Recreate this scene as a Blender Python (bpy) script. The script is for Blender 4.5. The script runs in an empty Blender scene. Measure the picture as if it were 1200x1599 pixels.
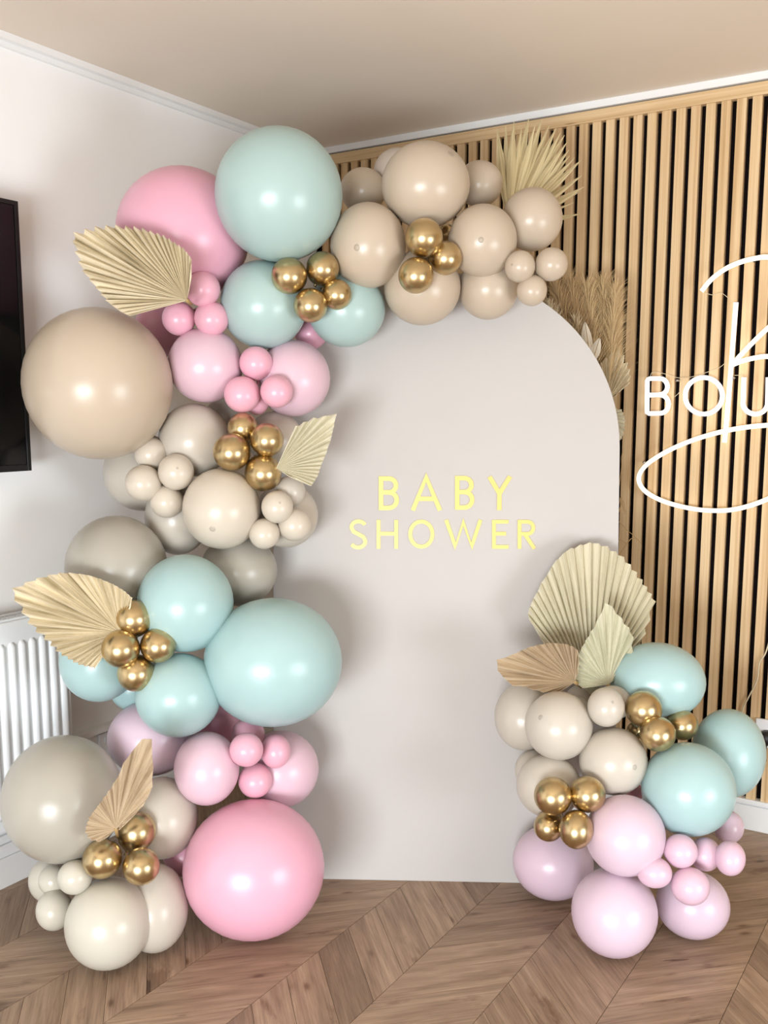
import bpy, bmesh, math, random
from mathutils import Vector as V, Matrix
random.seed(7)
S = bpy.context.scene
COL = S.collection
# ------------------------------------------------------------------ camera
EYE = V((0, 0, 1.35)); PITCH = math.radians(8.2458); YAW = math.radians(32.323)
FPX, PX, PY = 1525.0, 600.0, 861.0            # focal length and principal point for a 1200 x 1599 frame
FWD = V((-math.sin(YAW)*math.cos(PITCH), math.cos(YAW)*math.cos(PITCH), -math.sin(PITCH)))
RGT = V((math.cos(YAW), math.sin(YAW), 0)); UPV = RGT.cross(FWD)
cam = bpy.data.cameras.new('camera'); co = bpy.data.objects.new('camera', cam); COL.objects.link(co)
co.location = EYE
co.rotation_euler = Matrix((RGT, UPV, -FWD)).transposed().to_euler()
cam.sensor_fit = 'VERTICAL'; cam.sensor_height = 24; cam.lens = 24*FPX/1599
cam.shift_y = (PY-799.5)/1599; cam.clip_start = .05
S.camera = co
# ------------------------------------------------------------------ light
W = bpy.data.worlds.new('daylight'); S.world = W; W.use_nodes = True
bg = W.node_tree.nodes['Background']; bg.inputs[0].default_value = (.86, .93, 1, 1); bg.inputs[1].default_value = 1.6
def area(name, loc, rot, sx, sy, power, color):
    l = bpy.data.lights.new(name, 'AREA'); l.shape = 'RECTANGLE'; l.size = sx; l.size_y = sy; l.energy = power; l.color = color
    o = bpy.data.objects.new(name, l); COL.objects.link(o); o.location = loc; o.rotation_euler = rot; return o
area('front_window_daylight', (.05, -2.22, .5), (math.radians(90), 0, 0), 1.88, .9, 208, (.89, .96, 1))
area('side_window_daylight', (2.12, 1.15, .58), (math.radians(90), 0, math.radians(90)), 1.28, .96, 60, (.89, .96, 1))
S.view_settings.view_transform = 'Standard'; S.view_settings.look = 'None'
S.view_settings.exposure = -0.12; S.view_settings.gamma = 1; S.view_settings.use_curve_mapping = False

# ------------------------------------------------------------------ helpers
XL, YB, ZC = -2.336, 3.2, 2.335               # left wall, slatted back wall, ceiling
XR, YF = 2.1, -2.2
def ray(x, y): return FWD + RGT*((x-PX)/FPX) - UPV*((y-PY)/FPX)
def at(x, y, d): return EYE + ray(x, y)*d     # point seen at (x, y) standing d metres deep in the room
def on_y(x, y, Y): r = ray(x, y); return EYE + r*(Y/r.y)
def lin(c): return tuple(((v/255)/12.92 if v/255 <= .04045 else ((v/255+.055)/1.055)**2.4) for v in c) + (1,)
class MB:
    def __init__(s): s.v = []; s.f = []; s.uv = {}
    def quad(s, a, b, c, d):
        n = len(s.v); s.v += [tuple(a), tuple(b), tuple(c), tuple(d)]; s.f.append((n, n+1, n+2, n+3))
    def hexa(s, p):                            # p: 4 bottom, 4 top (ccw seen from top)
        n = len(s.v); s.v += [tuple(q) for q in p]
        for f in ((3,2,1,0),(4,5,6,7),(0,1,5,4),(1,2,6,5),(2,3,7,6),(3,0,4,7)): s.f.append(tuple(n+i for i in f))
    def box(s, x0, x1, y0, y1, z0, z1):
        s.hexa([(x0,y0,z0),(x1,y0,z0),(x1,y1,z0),(x0,y1,z0),(x0,y0,z1),(x1,y0,z1),(x1,y1,z1),(x0,y1,z1)])
    def prism(s, poly, z0, z1):
        n = len(s.v); k = len(poly)
        s.v += [(p[0],p[1],z0) for p in poly] + [(p[0],p[1],z1) for p in poly]
        s.f.append(tuple(range(n+k-1, n-1, -1))); s.f.append(tuple(range(n+k, n+2*k)))
        for i in range(k): j = (i+1) % k; s.f.append((n+i, n+j, n+k+j, n+k+i))
    def tube(s, pts, r, seg=10, closed=False, caps=True):
        pts = [V(p) for p in pts]; N = len(pts); n0 = len(s.v)
        rr = r if isinstance(r, (list, tuple)) else [r]*N
        ref = None
        for i in range(N):
            t = (pts[(i+1) % N] - pts[i-1]) if closed else (pts[min(i+1, N-1)] - pts[max(i-1, 0)])
            t.normalize()
            if ref is None: ref = t.orthogonal()
            ref = (ref - t*ref.dot(t)).normalized(); b = t.cross(ref)
            for k in range(seg):
                a = 2*math.pi*k/seg; s.v.append(tuple(pts[i] + (ref*math.cos(a) + b*math.sin(a))*rr[i]))
        for i in range(N if closed else N-1):
            for k in range(seg):
                a = n0+i*seg+k; b2 = n0+i*seg+(k+1) % seg; j = (i+1) % N
                s.f.append((a, b2, n0+j*seg+(k+1) % seg, n0+j*seg+k))
        if caps and not closed:
            s.f.append(tuple(n0+k for k in range(seg-1, -1, -1))); s.f.append(tuple(n0+(N-1)*seg+k for k in range(seg)))
    def mesh(s, name, smooth=False):
        m = bpy.data.meshes.new(name); m.from_pydata(s.v, [], s.f); m.validate(); m.update()
        if smooth: m.polygons.foreach_set('use_smooth', [True]*len(m.polygons))
        return m
    def build(s, name, mat, parent=None, smooth=False):
        return link(name, s.mesh(name, smooth), mat, parent)
def link(name, mesh, mat, parent=None):
    if mat and not mesh.materials: mesh.materials.append(mat)
    o = bpy.data.objects.new(name, mesh); COL.objects.link(o)
    if parent: o.parent = parent
    return o
def empty(name, loc=(0, 0, 0)):
    o = bpy.data.objects.new(name, None); COL.objects.link(o); o.location = loc; o.empty_display_size = .05; return o
def tag(o, label, cat, group=None):
    o['label'] = label; o['category'] = cat
    if group: o['group'] = group
    return o
def struct(o): o['kind'] = 'structure'; return o
def rel(pts, base): return [V(p)-V(base) for p in pts]
def bevel(o, w=.002, seg=2):
    m = o.modifiers.new('bevel', 'BEVEL'); m.width = w; m.segments = seg; m.limit_method = 'ANGLE'; return o

# ------------------------------------------------------------------ materials
def mat(name, col, rough=.5, metal=0, spec=.5, **kw):
    m = bpy.data.materials.new(name); m.use_nodes = True
    p = m.node_tree.nodes['Principled BSDF']
    p.inputs['Base Color'].default_value = lin(col); p.inputs['Roughness'].default_value = rough
    p.inputs['Metallic'].default_value = metal; p.inputs['Specular IOR Level'].default_value = spec
    for k, v in kw.items(): p.inputs[k.replace('_', ' ')].default_value = v
    return m
def nodes(m): return m.node_tree.nodes, m.node_tree.links, m.node_tree.nodes['Principled BSDF']
def new(m, t, **kw):
    n = m.node_tree.nodes.new(t)
    for k, v in kw.items(): setattr(n, k, v)
    return n
def ramp(m, fac, stops):
    r = new(m, 'ShaderNodeValToRGB'); e = r.color_ramp.elements
    while len(e) < len(stops): e.new(.5)
    for i, (p, c) in enumerate(stops): e[i].position = p; e[i].color = lin(c) if max(c) > 1 else tuple(c)+(1,)
    m.node_tree.links.new(fac, r.inputs[0]); return r.outputs[0]
def mix(m, kind, fac, a, b):
    n = new(m, 'ShaderNodeMix', data_type='RGBA', blend_type=kind)
    for s, v in ((n.inputs[0], fac), (n.inputs[6], a), (n.inputs[7], b)):
        if hasattr(v, 'is_output'): m.node_tree.links.new(v, s)
        elif isinstance(v, (int, float)): s.default_value = v
        else: s.default_value = lin(v)
    return n.outputs[2]
def noise(m, vec, scale, detail=3, rough=.55):
    n = new(m, 'ShaderNodeTexNoise'); n.inputs['Scale'].default_value = scale; n.inputs['Detail'].default_value = detail
    n.inputs['Roughness'].default_value = rough
    if vec is not None: m.node_tree.links.new(vec, n.inputs['Vector'])
    return n.outputs[0]
def mapping(m, src, scale, rnd=None):
    mp = new(m, 'ShaderNodeMapping'); mp.inputs['Scale'].default_value = scale
    m.node_tree.links.new(src, mp.inputs['Vector'])
    if rnd: m.node_tree.links.new(rnd, mp.inputs['Location'])
    return mp.outputs[0]
def coord(m, which='Object'): return new(m, 'ShaderNodeTexCoord').outputs[which]
def bump(m, h, strength=.2, dist=.002):
    b = new(m, 'ShaderNodeBump'); b.inputs['Strength'].default_value = strength; b.inputs['Distance'].default_value = dist
    m.node_tree.links.new(h, b.inputs['Height']); m.node_tree.links.new(b.outputs[0], nodes(m)[2].inputs['Normal'])
def rnd_vec(m, k=37.0):
    r = new(m, 'ShaderNodeObjectInfo').outputs['Random']
    c = new(m, 'ShaderNodeCombineXYZ'); ml = new(m, 'ShaderNodeMath', operation='MULTIPLY'); ml.inputs[1].default_value = k
    m.node_tree.links.new(r, ml.inputs[0])
    for i in range(3): m.node_tree.links.new(ml.outputs[0], c.inputs[i])
    return c.outputs[0], r

def paint(name, a, b, scale=2.0, rough=.75, bs=.08):
    m = mat(name, a, rough, spec=.25); n, l, p = nodes(m)
    c = coord(m); f = noise(m, c, scale, 4)
    l.new(ramp(m, f, [(.3, a), (.7, b)]), p.inputs['Base Color'])
    bump(m, noise(m, c, 90, 3), bs, .001); return m
M_wall = paint('wall_paint', (247, 246, 246), (244, 243, 242))
M_wall_taupe = paint('taupe_wall_paint', (176, 168, 160), (170, 162, 154))
M_ceil = paint('ceiling_paint', (232, 220, 206), (226, 213, 198), 1.3)
M_gloss = mat('white_gloss_trim', (238, 238, 238), .3)
M_rad = mat('radiator_enamel', (240, 243, 246), .22)
M_board = paint('board_paint', (188, 183, 180), (185, 180, 176), 1.5, .6, .03)
M_felt = mat('black_felt', (16, 9, 10), .9, spec=.1)
M_black = mat('black_gloss', (8, 8, 9), .12)
M_bezel = mat('black_plastic', (14, 14, 15), .35)
M_cable = mat('black_cable', (18, 17, 17), .45)
M_subfloor = mat('subfloor_dark', (62, 44, 32), .9)
M_screw = mat('steel', (180, 180, 182), .3, 1)
M_white = mat('white_plastic', (236, 236, 238), .35)
M_foil = mat('gold_foil', (218, 194, 114), .42, .25, .6)
M_flex = mat('clear_flex', (214, 200, 170), .3)

def wood_floor():
    m = mat('oak_chevron', (160, 130, 105), .42, spec=.4); n, l, p = nodes(m)
    uv = coord(m, 'UV'); rv, r = rnd_vec(m)
    v1 = mapping(m, uv, (2.2, 26, 1), rv); v2 = mapping(m, uv, (9, 190, 1), rv); v3 = mapping(m, uv, (5, 13, 1), rv)
    base = ramp(m, noise(m, v1, 1.6, 6, .62), [(.2, (130, 105, 87)), (.42, (163, 137, 115)), (.62, (184, 157, 133)), (.85, (202, 176, 152))])
    fine = ramp(m, noise(m, v2, 1.2, 3), [(.3, (.62,)*3), (.6, (1,)*3)])
    c = mix(m, 'MULTIPLY', .7, base, fine)
    crack = ramp(m, noise(m, v3, 1.0, 5, .6), [(.0, (.3, .23, .18)), (.31, (.46, .38, .32)), (.4, (1,)*3)])
    c = mix(m, 'MULTIPLY', .75, c, crack)
    vo = new(m, 'ShaderNodeTexVoronoi', feature='F1'); vo.inputs['Scale'].default_value = 1.0
    l.new(mapping(m, uv, (5.5, 13, 1), rv), vo.inputs['Vector'])
    c = mix(m, 'MULTIPLY', .85, c, ramp(m, vo.outputs['Distance'], [(0, (.3, .22, .17)), (.05, (.42, .33, .27)), (.11, (.85, .82, .8)), (.17, (1,)*3)]))
    split = ramp(m, noise(m, mapping(m, uv, (4.5, 60, 1), rv), 1.0, 2, .5), [(0, (.24, .17, .13)), (.245, (.3, .22, .17)), (.275, (1,)*3)])
    c = mix(m, 'MULTIPLY', .9, c, split)
    tone = ramp(m, r, [(0, (.68, .66, .64)), (.35, (.84, .82, .8)), (.7, (.94, .93, .92)), (1, (1.0, 1.0, .99))])
    c = mix(m, 'MULTIPLY', 1, c, tone)
    l.new(c, p.inputs['Base Color']); bump(m, noise(m, v2, 1.2, 3), .15, .001); return m
M_floor = wood_floor()

def pine(name, horizontal=False):
    m = mat(name, (214, 178, 134), .5, spec=.3); n, l, p = nodes(m)
    o = coord(m); rv, r = rnd_vec(m)
    s = (1.2, 30, 30) if horizontal else (30, 30, 1.2)
    v1 = mapping(m, o, s, rv)
    d = noise(m, v1, .55, 2)
    g1 = mapping(m, o, (.9, 70, 70) if horizontal else (70, 20, .9), rv)
    grain = noise(m, g1, 1.0, 5, .6)
    c = ramp(m, grain, [(.28, (196, 160, 116)), (.45, (220, 188, 146)), (.62, (232, 205, 165)), (.78, (206, 170, 126))])
    fine = ramp(m, noise(m, mapping(m, o, (5, 420, 420) if horizontal else (420, 100, 5), rv), 1, 3), [(.3, (.8, .77, .73)), (.6, (1,)*3)])
    c = mix(m, 'MULTIPLY', .6, c, fine)
    c = mix(m, 'MULTIPLY', .5, c, ramp(m, noise(m, mapping(m, o, (1.5, 3, 3) if horizontal else (3, 3, 1.5), rv), 1, 2), [(.3, (.86, .8, .74)), (.6, (1,)*3)]))
    # sparse knots
    vo = new(m, 'ShaderNodeTexVoronoi', feature='F1'); vo.inputs['Scale'].default_value = 1.0
    l.new(mapping(m, o, (2.2, 18, 18) if horizontal else (22, 8, 2.6), rv), vo.inputs['Vector'])
    k = ramp(m, vo.outputs['Distance'], [(0, (.3, .18, .1)), (.05, (.36, .22, .13)), (.085, (1,)*3)])
    c = mix(m, 'MULTIPLY', .9, c, k)
    c = mix(m, 'MULTIPLY', 1, c, ramp(m, r, [(0, (.84, .78, .72)), (.35, (.96, .94, .91)), (1, (1.0, 1.0, .98))]))
    l.new(c, p.inputs['Base Color']); return m
M_pine = pine('pine_slat'); M_pine_h = pine('pine_batten', True)

def palm(name, light, dark):
    m = mat(name, light, .6, spec=.25); n, l, p = nodes(m)
    uv = coord(m, 'UV'); rv, r = rnd_vec(m)
    v = mapping(m, uv, (1.2, 40, 1), rv)
    c = ramp(m, noise(m, v, 1.5, 4), [(.3, dark), (.6, light)])
    c = mix(m, 'MULTIPLY', .5, c, ramp(m, noise(m, mapping(m, uv, (3, 220, 1), rv), 1, 2), [(.3, (.78, .75, .7)), (.6, (1,)*3)]))
    l.new(c, p.inputs['Base Color'])
    p.inputs['Subsurface Weight'].default_value = .0
    return m
M_palm = palm('dried_palm', (238, 226, 200), (176, 160, 126))
M_palm_fan = palm('fan_palm', (212, 195, 154), (160, 142, 104))
M_palm_pale = palm('pale_palm', (230, 223, 201), (200, 193, 166))
M_palm_green = palm('greenish_palm', (216, 212, 189), (184, 181, 155))
M_palm_brown = palm('brown_palm', (204, 184, 156), (158, 136, 110))
M_pampas = mat('pampas', (206, 178, 134), .8, spec=.1)
M_pampas_dark = mat('pampas_dark', (180, 150, 110), .8, spec=.1)
M_pampas_pale = mat('pampas_pale', (220, 202, 170), .8, spec=.1)
M_palelf = mat('bleached_leaf', (212, 201, 182), .6, spec=.2)
M_stem = mat('dried_stem', (168, 138, 94), .7, spec=.2)

LATEX = {'rose': (220, 163, 182), 'mint': (164, 188, 185), 'aqua': (160, 188, 188), 'nude': (187, 171, 152), 'taupe': (182, 169, 157),
         'candy': (222, 166, 183), 'candy2': (214, 180, 196), 'pale': (214, 181, 194), 'lilac': (208, 184, 198), 'sand': (190, 181, 169),
         'peach': (199, 188, 173), 'greige': (166, 160, 149), 'cream': (193, 187, 174), 'stone': (190, 181, 169)}
def latex(k, c):
    m = mat('latex_'+k, c, .3, spec=.5); n, l, p = nodes(m)
    # powdery matt bloom: very slight mottling of the gloss
    f = noise(m, coord(m), 3, 3)
    mr = new(m, 'ShaderNodeMapRange'); mr.inputs[3].default_value = .24; mr.inputs[4].default_value = .36
    l.new(f, mr.inputs[0]); l.new(mr.outputs[0], p.inputs['Roughness'])
    return m
ML = {k: latex(k, c) for k, c in LATEX.items()}
ML['gold'] = mat('gold_chrome_latex', (196, 174, 132), .29, 1)
M_tip = {k: mat('tip_'+k, tuple(int(v*.88) for v in c), .4) for k, c in LATEX.items()}
def glow(name, col, strength):
    m = mat(name, (250, 248, 240), .4); p = nodes(m)[2]
    p.inputs['Emission Color'].default_value = lin(col); p.inputs['Emission Strength'].default_value = strength; return m
M_neon = glow('warm_neon', (255, 241, 216), 1.3)
M_neon_w = glow('cool_neon', (250, 250, 255), 1.4)

# ------------------------------------------------------------------ room shell
T = .1
m = MB(); m.box(XL-T, XR+T, YF-T, YB+T, -.14, -.012); floor = struct(m.build('floor', M_subfloor))
m = MB(); m.box(XL-T, XR+T, YF-T, YB+T, ZC, ZC+T); struct(m.build('ceiling', M_ceil))
m = MB(); m.box(XL-T, XL, YF-T, YB+T, -.012, ZC); wall_left = struct(m.build('wall_left', M_wall))
m = MB(); m.box(XL, XR+T, YB, YB+T, -.012, ZC); wall_back = struct(m.build('wall_back', M_felt))
def wall_with_hole(name, horiz, a0, a1, h0, h1, p0, p1, A0, A1):
    m = MB()
    def bx(a, b, z0, z1): m.box(a, b, p0, p1, z0, z1) if horiz else m.box(p0, p1, a, b, z0, z1)
    bx(A0, a0, -.012, ZC); bx(a1, A1, -.012, ZC); bx(a0, a1, -.012, h0); bx(a0, a1, h1, ZC)
    return struct(m.build(name, M_wall_taupe))
wall_with_hole('wall_front', True, -.9, 1.0, .03, .98, YF-T, YF, XL, XR)
wall_with_hole('wall_right', False, .5, 1.8, .08, 1.1, XR, XR+T, YF-T, YB)
def window(name, pts, thick):
    f = MB()
    for p in pts: f.box(*p)
    return struct(f.build(name, M_gloss))
window('window_1', [(-.9,-.85,YF-.09,YF-.03,.03,.98),(.95,1.0,YF-.09,YF-.03,.03,.98),(-.85,.95,YF-.09,YF-.03,.03,.07),(-.85,.95,YF-.09,YF-.03,.94,.98)], 0)
window('window_2', [(XR+.03,XR+.09,.5,.55,.08,1.1),(XR+.03,XR+.09,1.75,1.8,.08,1.1),(XR+.03,XR+.09,.55,1.75,.08,.12),(XR+.03,XR+.09,.55,1.75,1.06,1.1)], 0)

# chevron oak planks: strips along y, boards at 45 degrees inside each strip
SW, PW, X0, C0 = .2315, .131, -1.364, 2.24
def clip(poly, ax, lim, keep_less):
    out = []
    for i in range(len(poly)):
        a, b = poly[i-1], poly[i]
        ia = (a[ax] <= lim) if keep_less else (a[ax] >= lim); ib = (b[ax] <= lim) if keep_less else (b[ax] >= lim)
        if ia != ib:
            t = (lim-a[ax])/(b[ax]-a[ax]); out.append((a[0]+(b[0]-a[0])*t, a[1]+(b[1]-a[1])*t))
        if ib: out.append(b)
    return out
def plank_prism(mb, poly, ang, z0=-.012, z1=0):
    c, s = math.cos(-ang), math.sin(-ang)
    n = len(mb.f); mb.prism(poly, z0, z1)
full_mesh = {}
rest = MB(); rest_uv = []
G = .0007
for k in range(-5, 16):
    xa, xb = X0+SW*k, X0+SW*(k+1)
    sgn = -1 if k % 2 == 0 else 1
    ca = C0 if sgn < 0 else C0-SW             # board edge on the left seam of this strip
    for j in range(-36, 12):
        y0 = ca+PW*j
        poly = [(xa+G, y0+G), (xb-G, y0+sgn*SW+G), (xb-G, y0+PW+sgn*SW-G), (xa+G, y0+PW-G)]
        cp = poly
        for ax, lim, less in ((0, XL+.001, False), (0, XR-.001, True), (1, YF+.001, False), (1, YB-.001, True)):
            cp = clip(cp, ax, lim, less)
            if len(cp) < 3: break
        if len(cp) < 3: continue
        whole = cp == poly
        near = min(p[1] for p in cp) > .62 and xb < .33 and k < 7
        ang = sgn*math.pi/4
        ox, oy = xa, y0
        def uvof(x, y): return ((x-ox)*math.cos(ang)+(y-oy)*math.sin(ang), -(x-ox)*math.sin(ang)+(y-oy)*math.cos(ang))
        if near:
            if whole and sgn in full_mesh: me = full_mesh[sgn]
            else:
                mb = MB(); mb.prism([(p[0]-ox, p[1]-oy) for p in cp], -.012, 0); me = mb.mesh('floor_plank')
                me.materials.append(M_floor); ul = me.uv_layers.new(name='UVMap')
                for lp in me.loops:
                    q = me.vertices[lp.vertex_index].co; ul.data[lp.index].uv = uvof(q.x+ox, q.y+oy)
                if whole: full_mesh[sgn] = me
            o = bpy.data.objects.new('floor_plank', me); COL.objects.link(o); o.parent = floor; o.location = (ox, oy, 0)
        else:
            n = len(rest.v); rest.prism(cp, -.012, 0); r1, r2 = random.random()*9, random.random()*9
            rest_uv += [(uvof(p[0], p[1])[0]+r1, uvof(p[0], p[1])[1]+r2) for p in cp]*2
o = rest.build('floor_planks_beyond', M_floor, floor); o['kind'] = 'stuff'
ul = o.data.uv_layers.new(name='UVMap')
for lp in o.data.loops: ul.data[lp.index].uv = rest_uv[lp.vertex_index]

# timber slats on black felt
sx0, sp = -1.2665, .0452
zb_, zt_ = .104, 2.272
slat_me = None
k = -24
while sx0+sp*k < XR-.06:
    xa = sx0+sp*k+.0114; xb = xa+.0284
    k += 1
    if xa < XL+.002: continue
    if slat_me is None:
        mb = MB(); mb.box(0, .0284, -.021, 0, 0, zt_-zb_); slat_me = mb.mesh('timber_slat'); slat_me.materials.append(M_pine)
    o = bpy.data.objects.new('timber_slat', slat_me); COL.objects.link(o); o.parent = wall_back; o.location = (xa, YB, zb_)
m = MB(); m.box(XL, XR, YB-.028, YB, zt_, 2.309); struct(bevel(m.build('trim_1', M_pine_h), .0015))
# cornice
m = MB(); m.box(XL, XR, YB-.034, YB, 2.313, ZC); struct(m.build('trim_2', M_gloss))
m = MB(); m.box(XL, XL+.03, YF, YB-.034, 2.318, ZC); m.box(XL, XL+.012, YF, YB-.034, 2.304, 2.318); struct(m.build('trim_3', M_gloss))
# skirting boards with a moulded top
m = MB(); m.box(XL+.022, XR, YB-.024, YB, 0, .082); m.box(XL+.022, XR, YB-.019, YB, .082, .09); m.box(XL+.022, XR, YB-.03, YB, .09, .104)
struct(bevel(m.build('baseboard_back', M_gloss), .002))
m = MB(); m.box(XL, XL+.022, YF, YB, 0, .088); m.box(XL, XL+.016, YF, YB, .088, .118); m.box(XL, XL+.02, YF, YB, .118, .126); m.box(XL, XL+.012, YF, YB, .126, .15)
struct(bevel(m.build('baseboard_left', M_gloss), .002))
# low ledge on the left wall in the shade behind the balloons
m = MB(); m.box(XL, XL+.03, 1.9, YB-.04, .355, .372); struct(m.build('trim_4', M_gloss))

# ------------------------------------------------------------------ television on the left wall
tv = tag(empty('television', (XL+.065, 1.2, 1.54)), 'black flat television hung on the white wall, cut by the left edge', 'television')
y0, y1, z0, z1 = .64, 1.752, 1.185, 1.895
b = (XL+.065, 1.2, 1.54)
def tvbox(name, mt, *a, bev=.003):
    mb = MB(); mb.box(a[0]-b[0], a[1]-b[0], a[2]-b[1], a[3]-b[1], a[4]-b[2], a[5]-b[2]); return bevel(mb.build(name, mt, tv), bev)
tvbox('housing', M_bezel, XL+.055, XL+.078, y0, y1, z0, z1)
tvbox('screen', M_black, XL+.078, XL+.0795, y0+.012, y1-.012, z0+.018, z1-.012, bev=.0005)
for a in ((y0, y0+.012, z0, z1), (y1-.012, y1, z0, z1), (y0+.012, y1-.012, z1-.012, z1), (y0+.012, y1-.012, z0, z0+.018)):
    tvbox('bezel', M_bezel, XL+.078, XL+.083, *a, bev=.001)
tvbox('wall_bracket', M_bezel, XL+.002, XL+.055, 1.0, 1.4, 1.4, 1.68)

# ------------------------------------------------------------------ radiator
rd = tag(empty('radiator', (XL+.06, 1.4, .2)), 'white ribbed panel radiator on the left wall under the television', 'radiator')
bb = (XL+.06, 1.4, .2)
def rbox(name, *a, bev=.003, mt=M_rad):
    mb = MB(); mb.box(a[0]-bb[0], a[1]-bb[0], a[2]-bb[1], a[3]-bb[1], a[4]-bb[2], a[5]-bb[2]); o = mb.build(name, mt, rd)
    return bevel(o, bev) if bev else o
ry0, ry1 = .78, 1.838
rbox('front_panel', XL+.088, XL+.097, ry0, ry1, .2, .782, bev=.004)
rbox('rear_panel', XL+.03, XL+.038, ry0, ry1, .2, .77)
rbox('side_cover', XL+.03, XL+.088, ry1-.004, ry1, .21, .772, bev=.001)
rbox('side_cover', XL+.03, XL+.088, ry0, ry0+.004, .21, .772, bev=.001)
rbox('wall_bracket', XL, XL+.03, 1.0, 1.04, .3, .7); rbox('wall_bracket', XL, XL+.03, 1.62, 1.66, .3, .7)
rib = None
for i in range(31):
    yy = 1.8125-.0335*i
    if yy < ry0+.02: break
    if rib is None:
        mb = MB(); h0, h1 = .235, .726
        prof = [(-.0125, 0), (-.0095, .006), (-.005, .0095), (0, .0105), (.005, .0095), (.0095, .006), (.0125, 0)]
        nz = [(h0, .0), (h0+.012, 1), (h1-.012, 1), (h1, .0)]
        n0 = 0
        for z, s in nz:
            for (py, px) in prof: mb.v.append((px*s, py*(.6+.4*s), z))
        P7 = len(prof)
        for a in range(3):
            for c in range(P7-1):
                i0 = a*P7+c; mb.f.append((i0, i0+1, i0+P7+1, i0+P7))
        rib = mb.mesh('rib', True); rib.materials.append(M_rad)
    o = link('rib', rib, None, rd); o.location = (.0365, yy-bb[1], -bb[2])
# top grille of cross bars
rbox('grille_frame', XL+.03, XL+.036, ry0, ry1, .772, .79, bev=.001); rbox('grille_frame', XL+.082, XL+.088, ry0, ry1, .772, .788, bev=.001)
mb = MB()
for i in range(88):
    yy = ry1-.008-.012*i-bb[1]; mb.box(-.024, .022, yy-.0028, yy+.0028, .576, .584)
gb = mb.build('grille_bars', M_rad, rd); gb['kind'] = 'stuff'
mb = MB(); mb.tube([(0, ry1-.03-bb[1], .02), (0, ry1-.03-bb[1], -.2)], .008, 10); mb.build('pipe', M_gloss, rd, True)
# cable and double socket beside the radiator, in the shade
p = [(XL+.02, 1.845, .47), (XL+.02, 1.87, .40), (XL+.02, 1.92, .30), (XL+.02, 1.98, .25), (XL+.021, 2.04, .26)]
mb = MB(); mb.tube(rel(p, p[2]), .0035, 8); o = mb.build('power_cable', M_cable, None, True); o.location = p[2]
tag(o, 'thin black cable on the wall right of the radiator', 'cable')
sk = tag(empty('wall_socket', (XL, 2.08, .3)), 'double socket low on the shaded left wall behind the balloons', 'socket')
mb = MB(); mb.box(0, .01, -.07, .07, -.043, .043); bevel(mb.build('face_plate', M_white, sk), .003)
for s in (-1, 1):
    mb = MB(); mb.box(.01, .014, s*.045-.006, s*.045+.006, .012, .03); mb.build('switch', M_white, sk)
    mb = MB(); mb.box(.0095, .0105, s*.03-.004, s*.03+.004, -.03, -.014); mb.build('pin_slot', M_bezel, sk)

# ------------------------------------------------------------------ socket and plug on the slatted wall
sk = tag(empty('wall_socket', (-.53, YB-.021, .333)), 'white double socket on the timber slats at the right edge of the picture', 'socket')
mb = MB(); mb.box(-.074, .074, -.012, 0, -.046, .046); bevel(mb.build('face_plate', M_white, sk), .004)
for s in (-1, 1):
    mb = MB(); mb.box(s*.02-.006, s*.02+.006, -.016, -.012, .018, .036); mb.build('switch', M_white, sk)
pg = tag(empty('plug', (-.566, YB-.033, .325)), 'black plug pushed into the white socket on the slatted wall', 'plug')
mb = MB()
ring = [(math.cos(a)*.024*(1.0 if math.sin(a) > 0 else .92), math.sin(a)*(.022 if math.sin(a) > 0 else .026)) for a in [2*math.pi*i/16 for i in range(16)]]
n = 0
for d, s in ((0, 1.0), (-.018, 1.0), (-.028, .8), (-.034, .5)):
    for (u, v) in ring: mb.v.append((u*s, d, v*s))
for r_ in range(3):
    for c in range(16): mb.f.append((r_*16+c, r_*16+(c+1) % 16, (r_+1)*16+(c+1) % 16, (r_+1)*16+c))
mb.f.append(tuple(48+c for c in range(16))); mb.f.append(tuple(range(15, -1, -1)))
mb.build('plug_body', M_cable, pg, True)
mb = MB(); mb.tube([(0, -.018, -.02), (0, -.02, -.04), (.003, -.02, -.075)], [.005, .0045, .003], 8); mb.build('cord_grip', M_cable, pg, True)

# ------------------------------------------------------------------ neon sign on the slats
NY = YB-.052
ng = tag(empty('neon_sign', (-.8, NY, 1.45)), 'lit white neon sign with a script monogram over BOU lettering on the slatted wall', 'neon sign')
nb0 = V((-.8, NY, 1.45))
def nw(x, y): p = on_y(x, y, NY); return V((p.x, NY, p.z))
def spline(P, n=14, closed=False):
    out = []; N = len(P)
    for i in range(N if closed else N-1):
        g = lambda k: P[k % N] if closed else P[min(max(k, 0), N-1)]
        a, b_, c, d = g(i-1), g(i), g(i+1), g(i+2)
        for t in range(n):
            t /= n; out.append(.5*((2*b_)+(c-a)*t+(2*a-5*b_+4*c-d)*t*t+(3*b_-a-3*c+d)*t**3))
    if not closed: out.append(P[-1])
    return out
def neon(name, pix, mt=None, r=.0073, closed=False, smooth=True, dy=0):
    P = [nw(*q) if isinstance(q, tuple) else q for q in pix]
    pts = spline(P, 14, closed) if smooth else P
    pts = rel(pts, nb0)
    for q in pts: q.y += dy
    mb = MB(); mb.tube(pts, r, 10, closed); return mb.build(name, mt or M_neon, ng, True)
neon('script_tube', [(1097, 455), (1112, 437), (1133, 421), (1157, 410), (1180, 404), (1200, 402), (1226, 408), (1245, 428), (1246, 458), (1228, 490), (1200, 513), (1172, 540), (1144, 570)], dy=-.006)
neon('script_tube', [(1142, 571), (1160, 564), (1180, 559), (1202, 557), (1226, 566), (1246, 590), (1262, 624)], dy=-.004)
neon('script_tube', [(1149, 472), (1145, 525), (1140, 590), (1135, 650), (1131, 691)], dy=.008)
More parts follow.
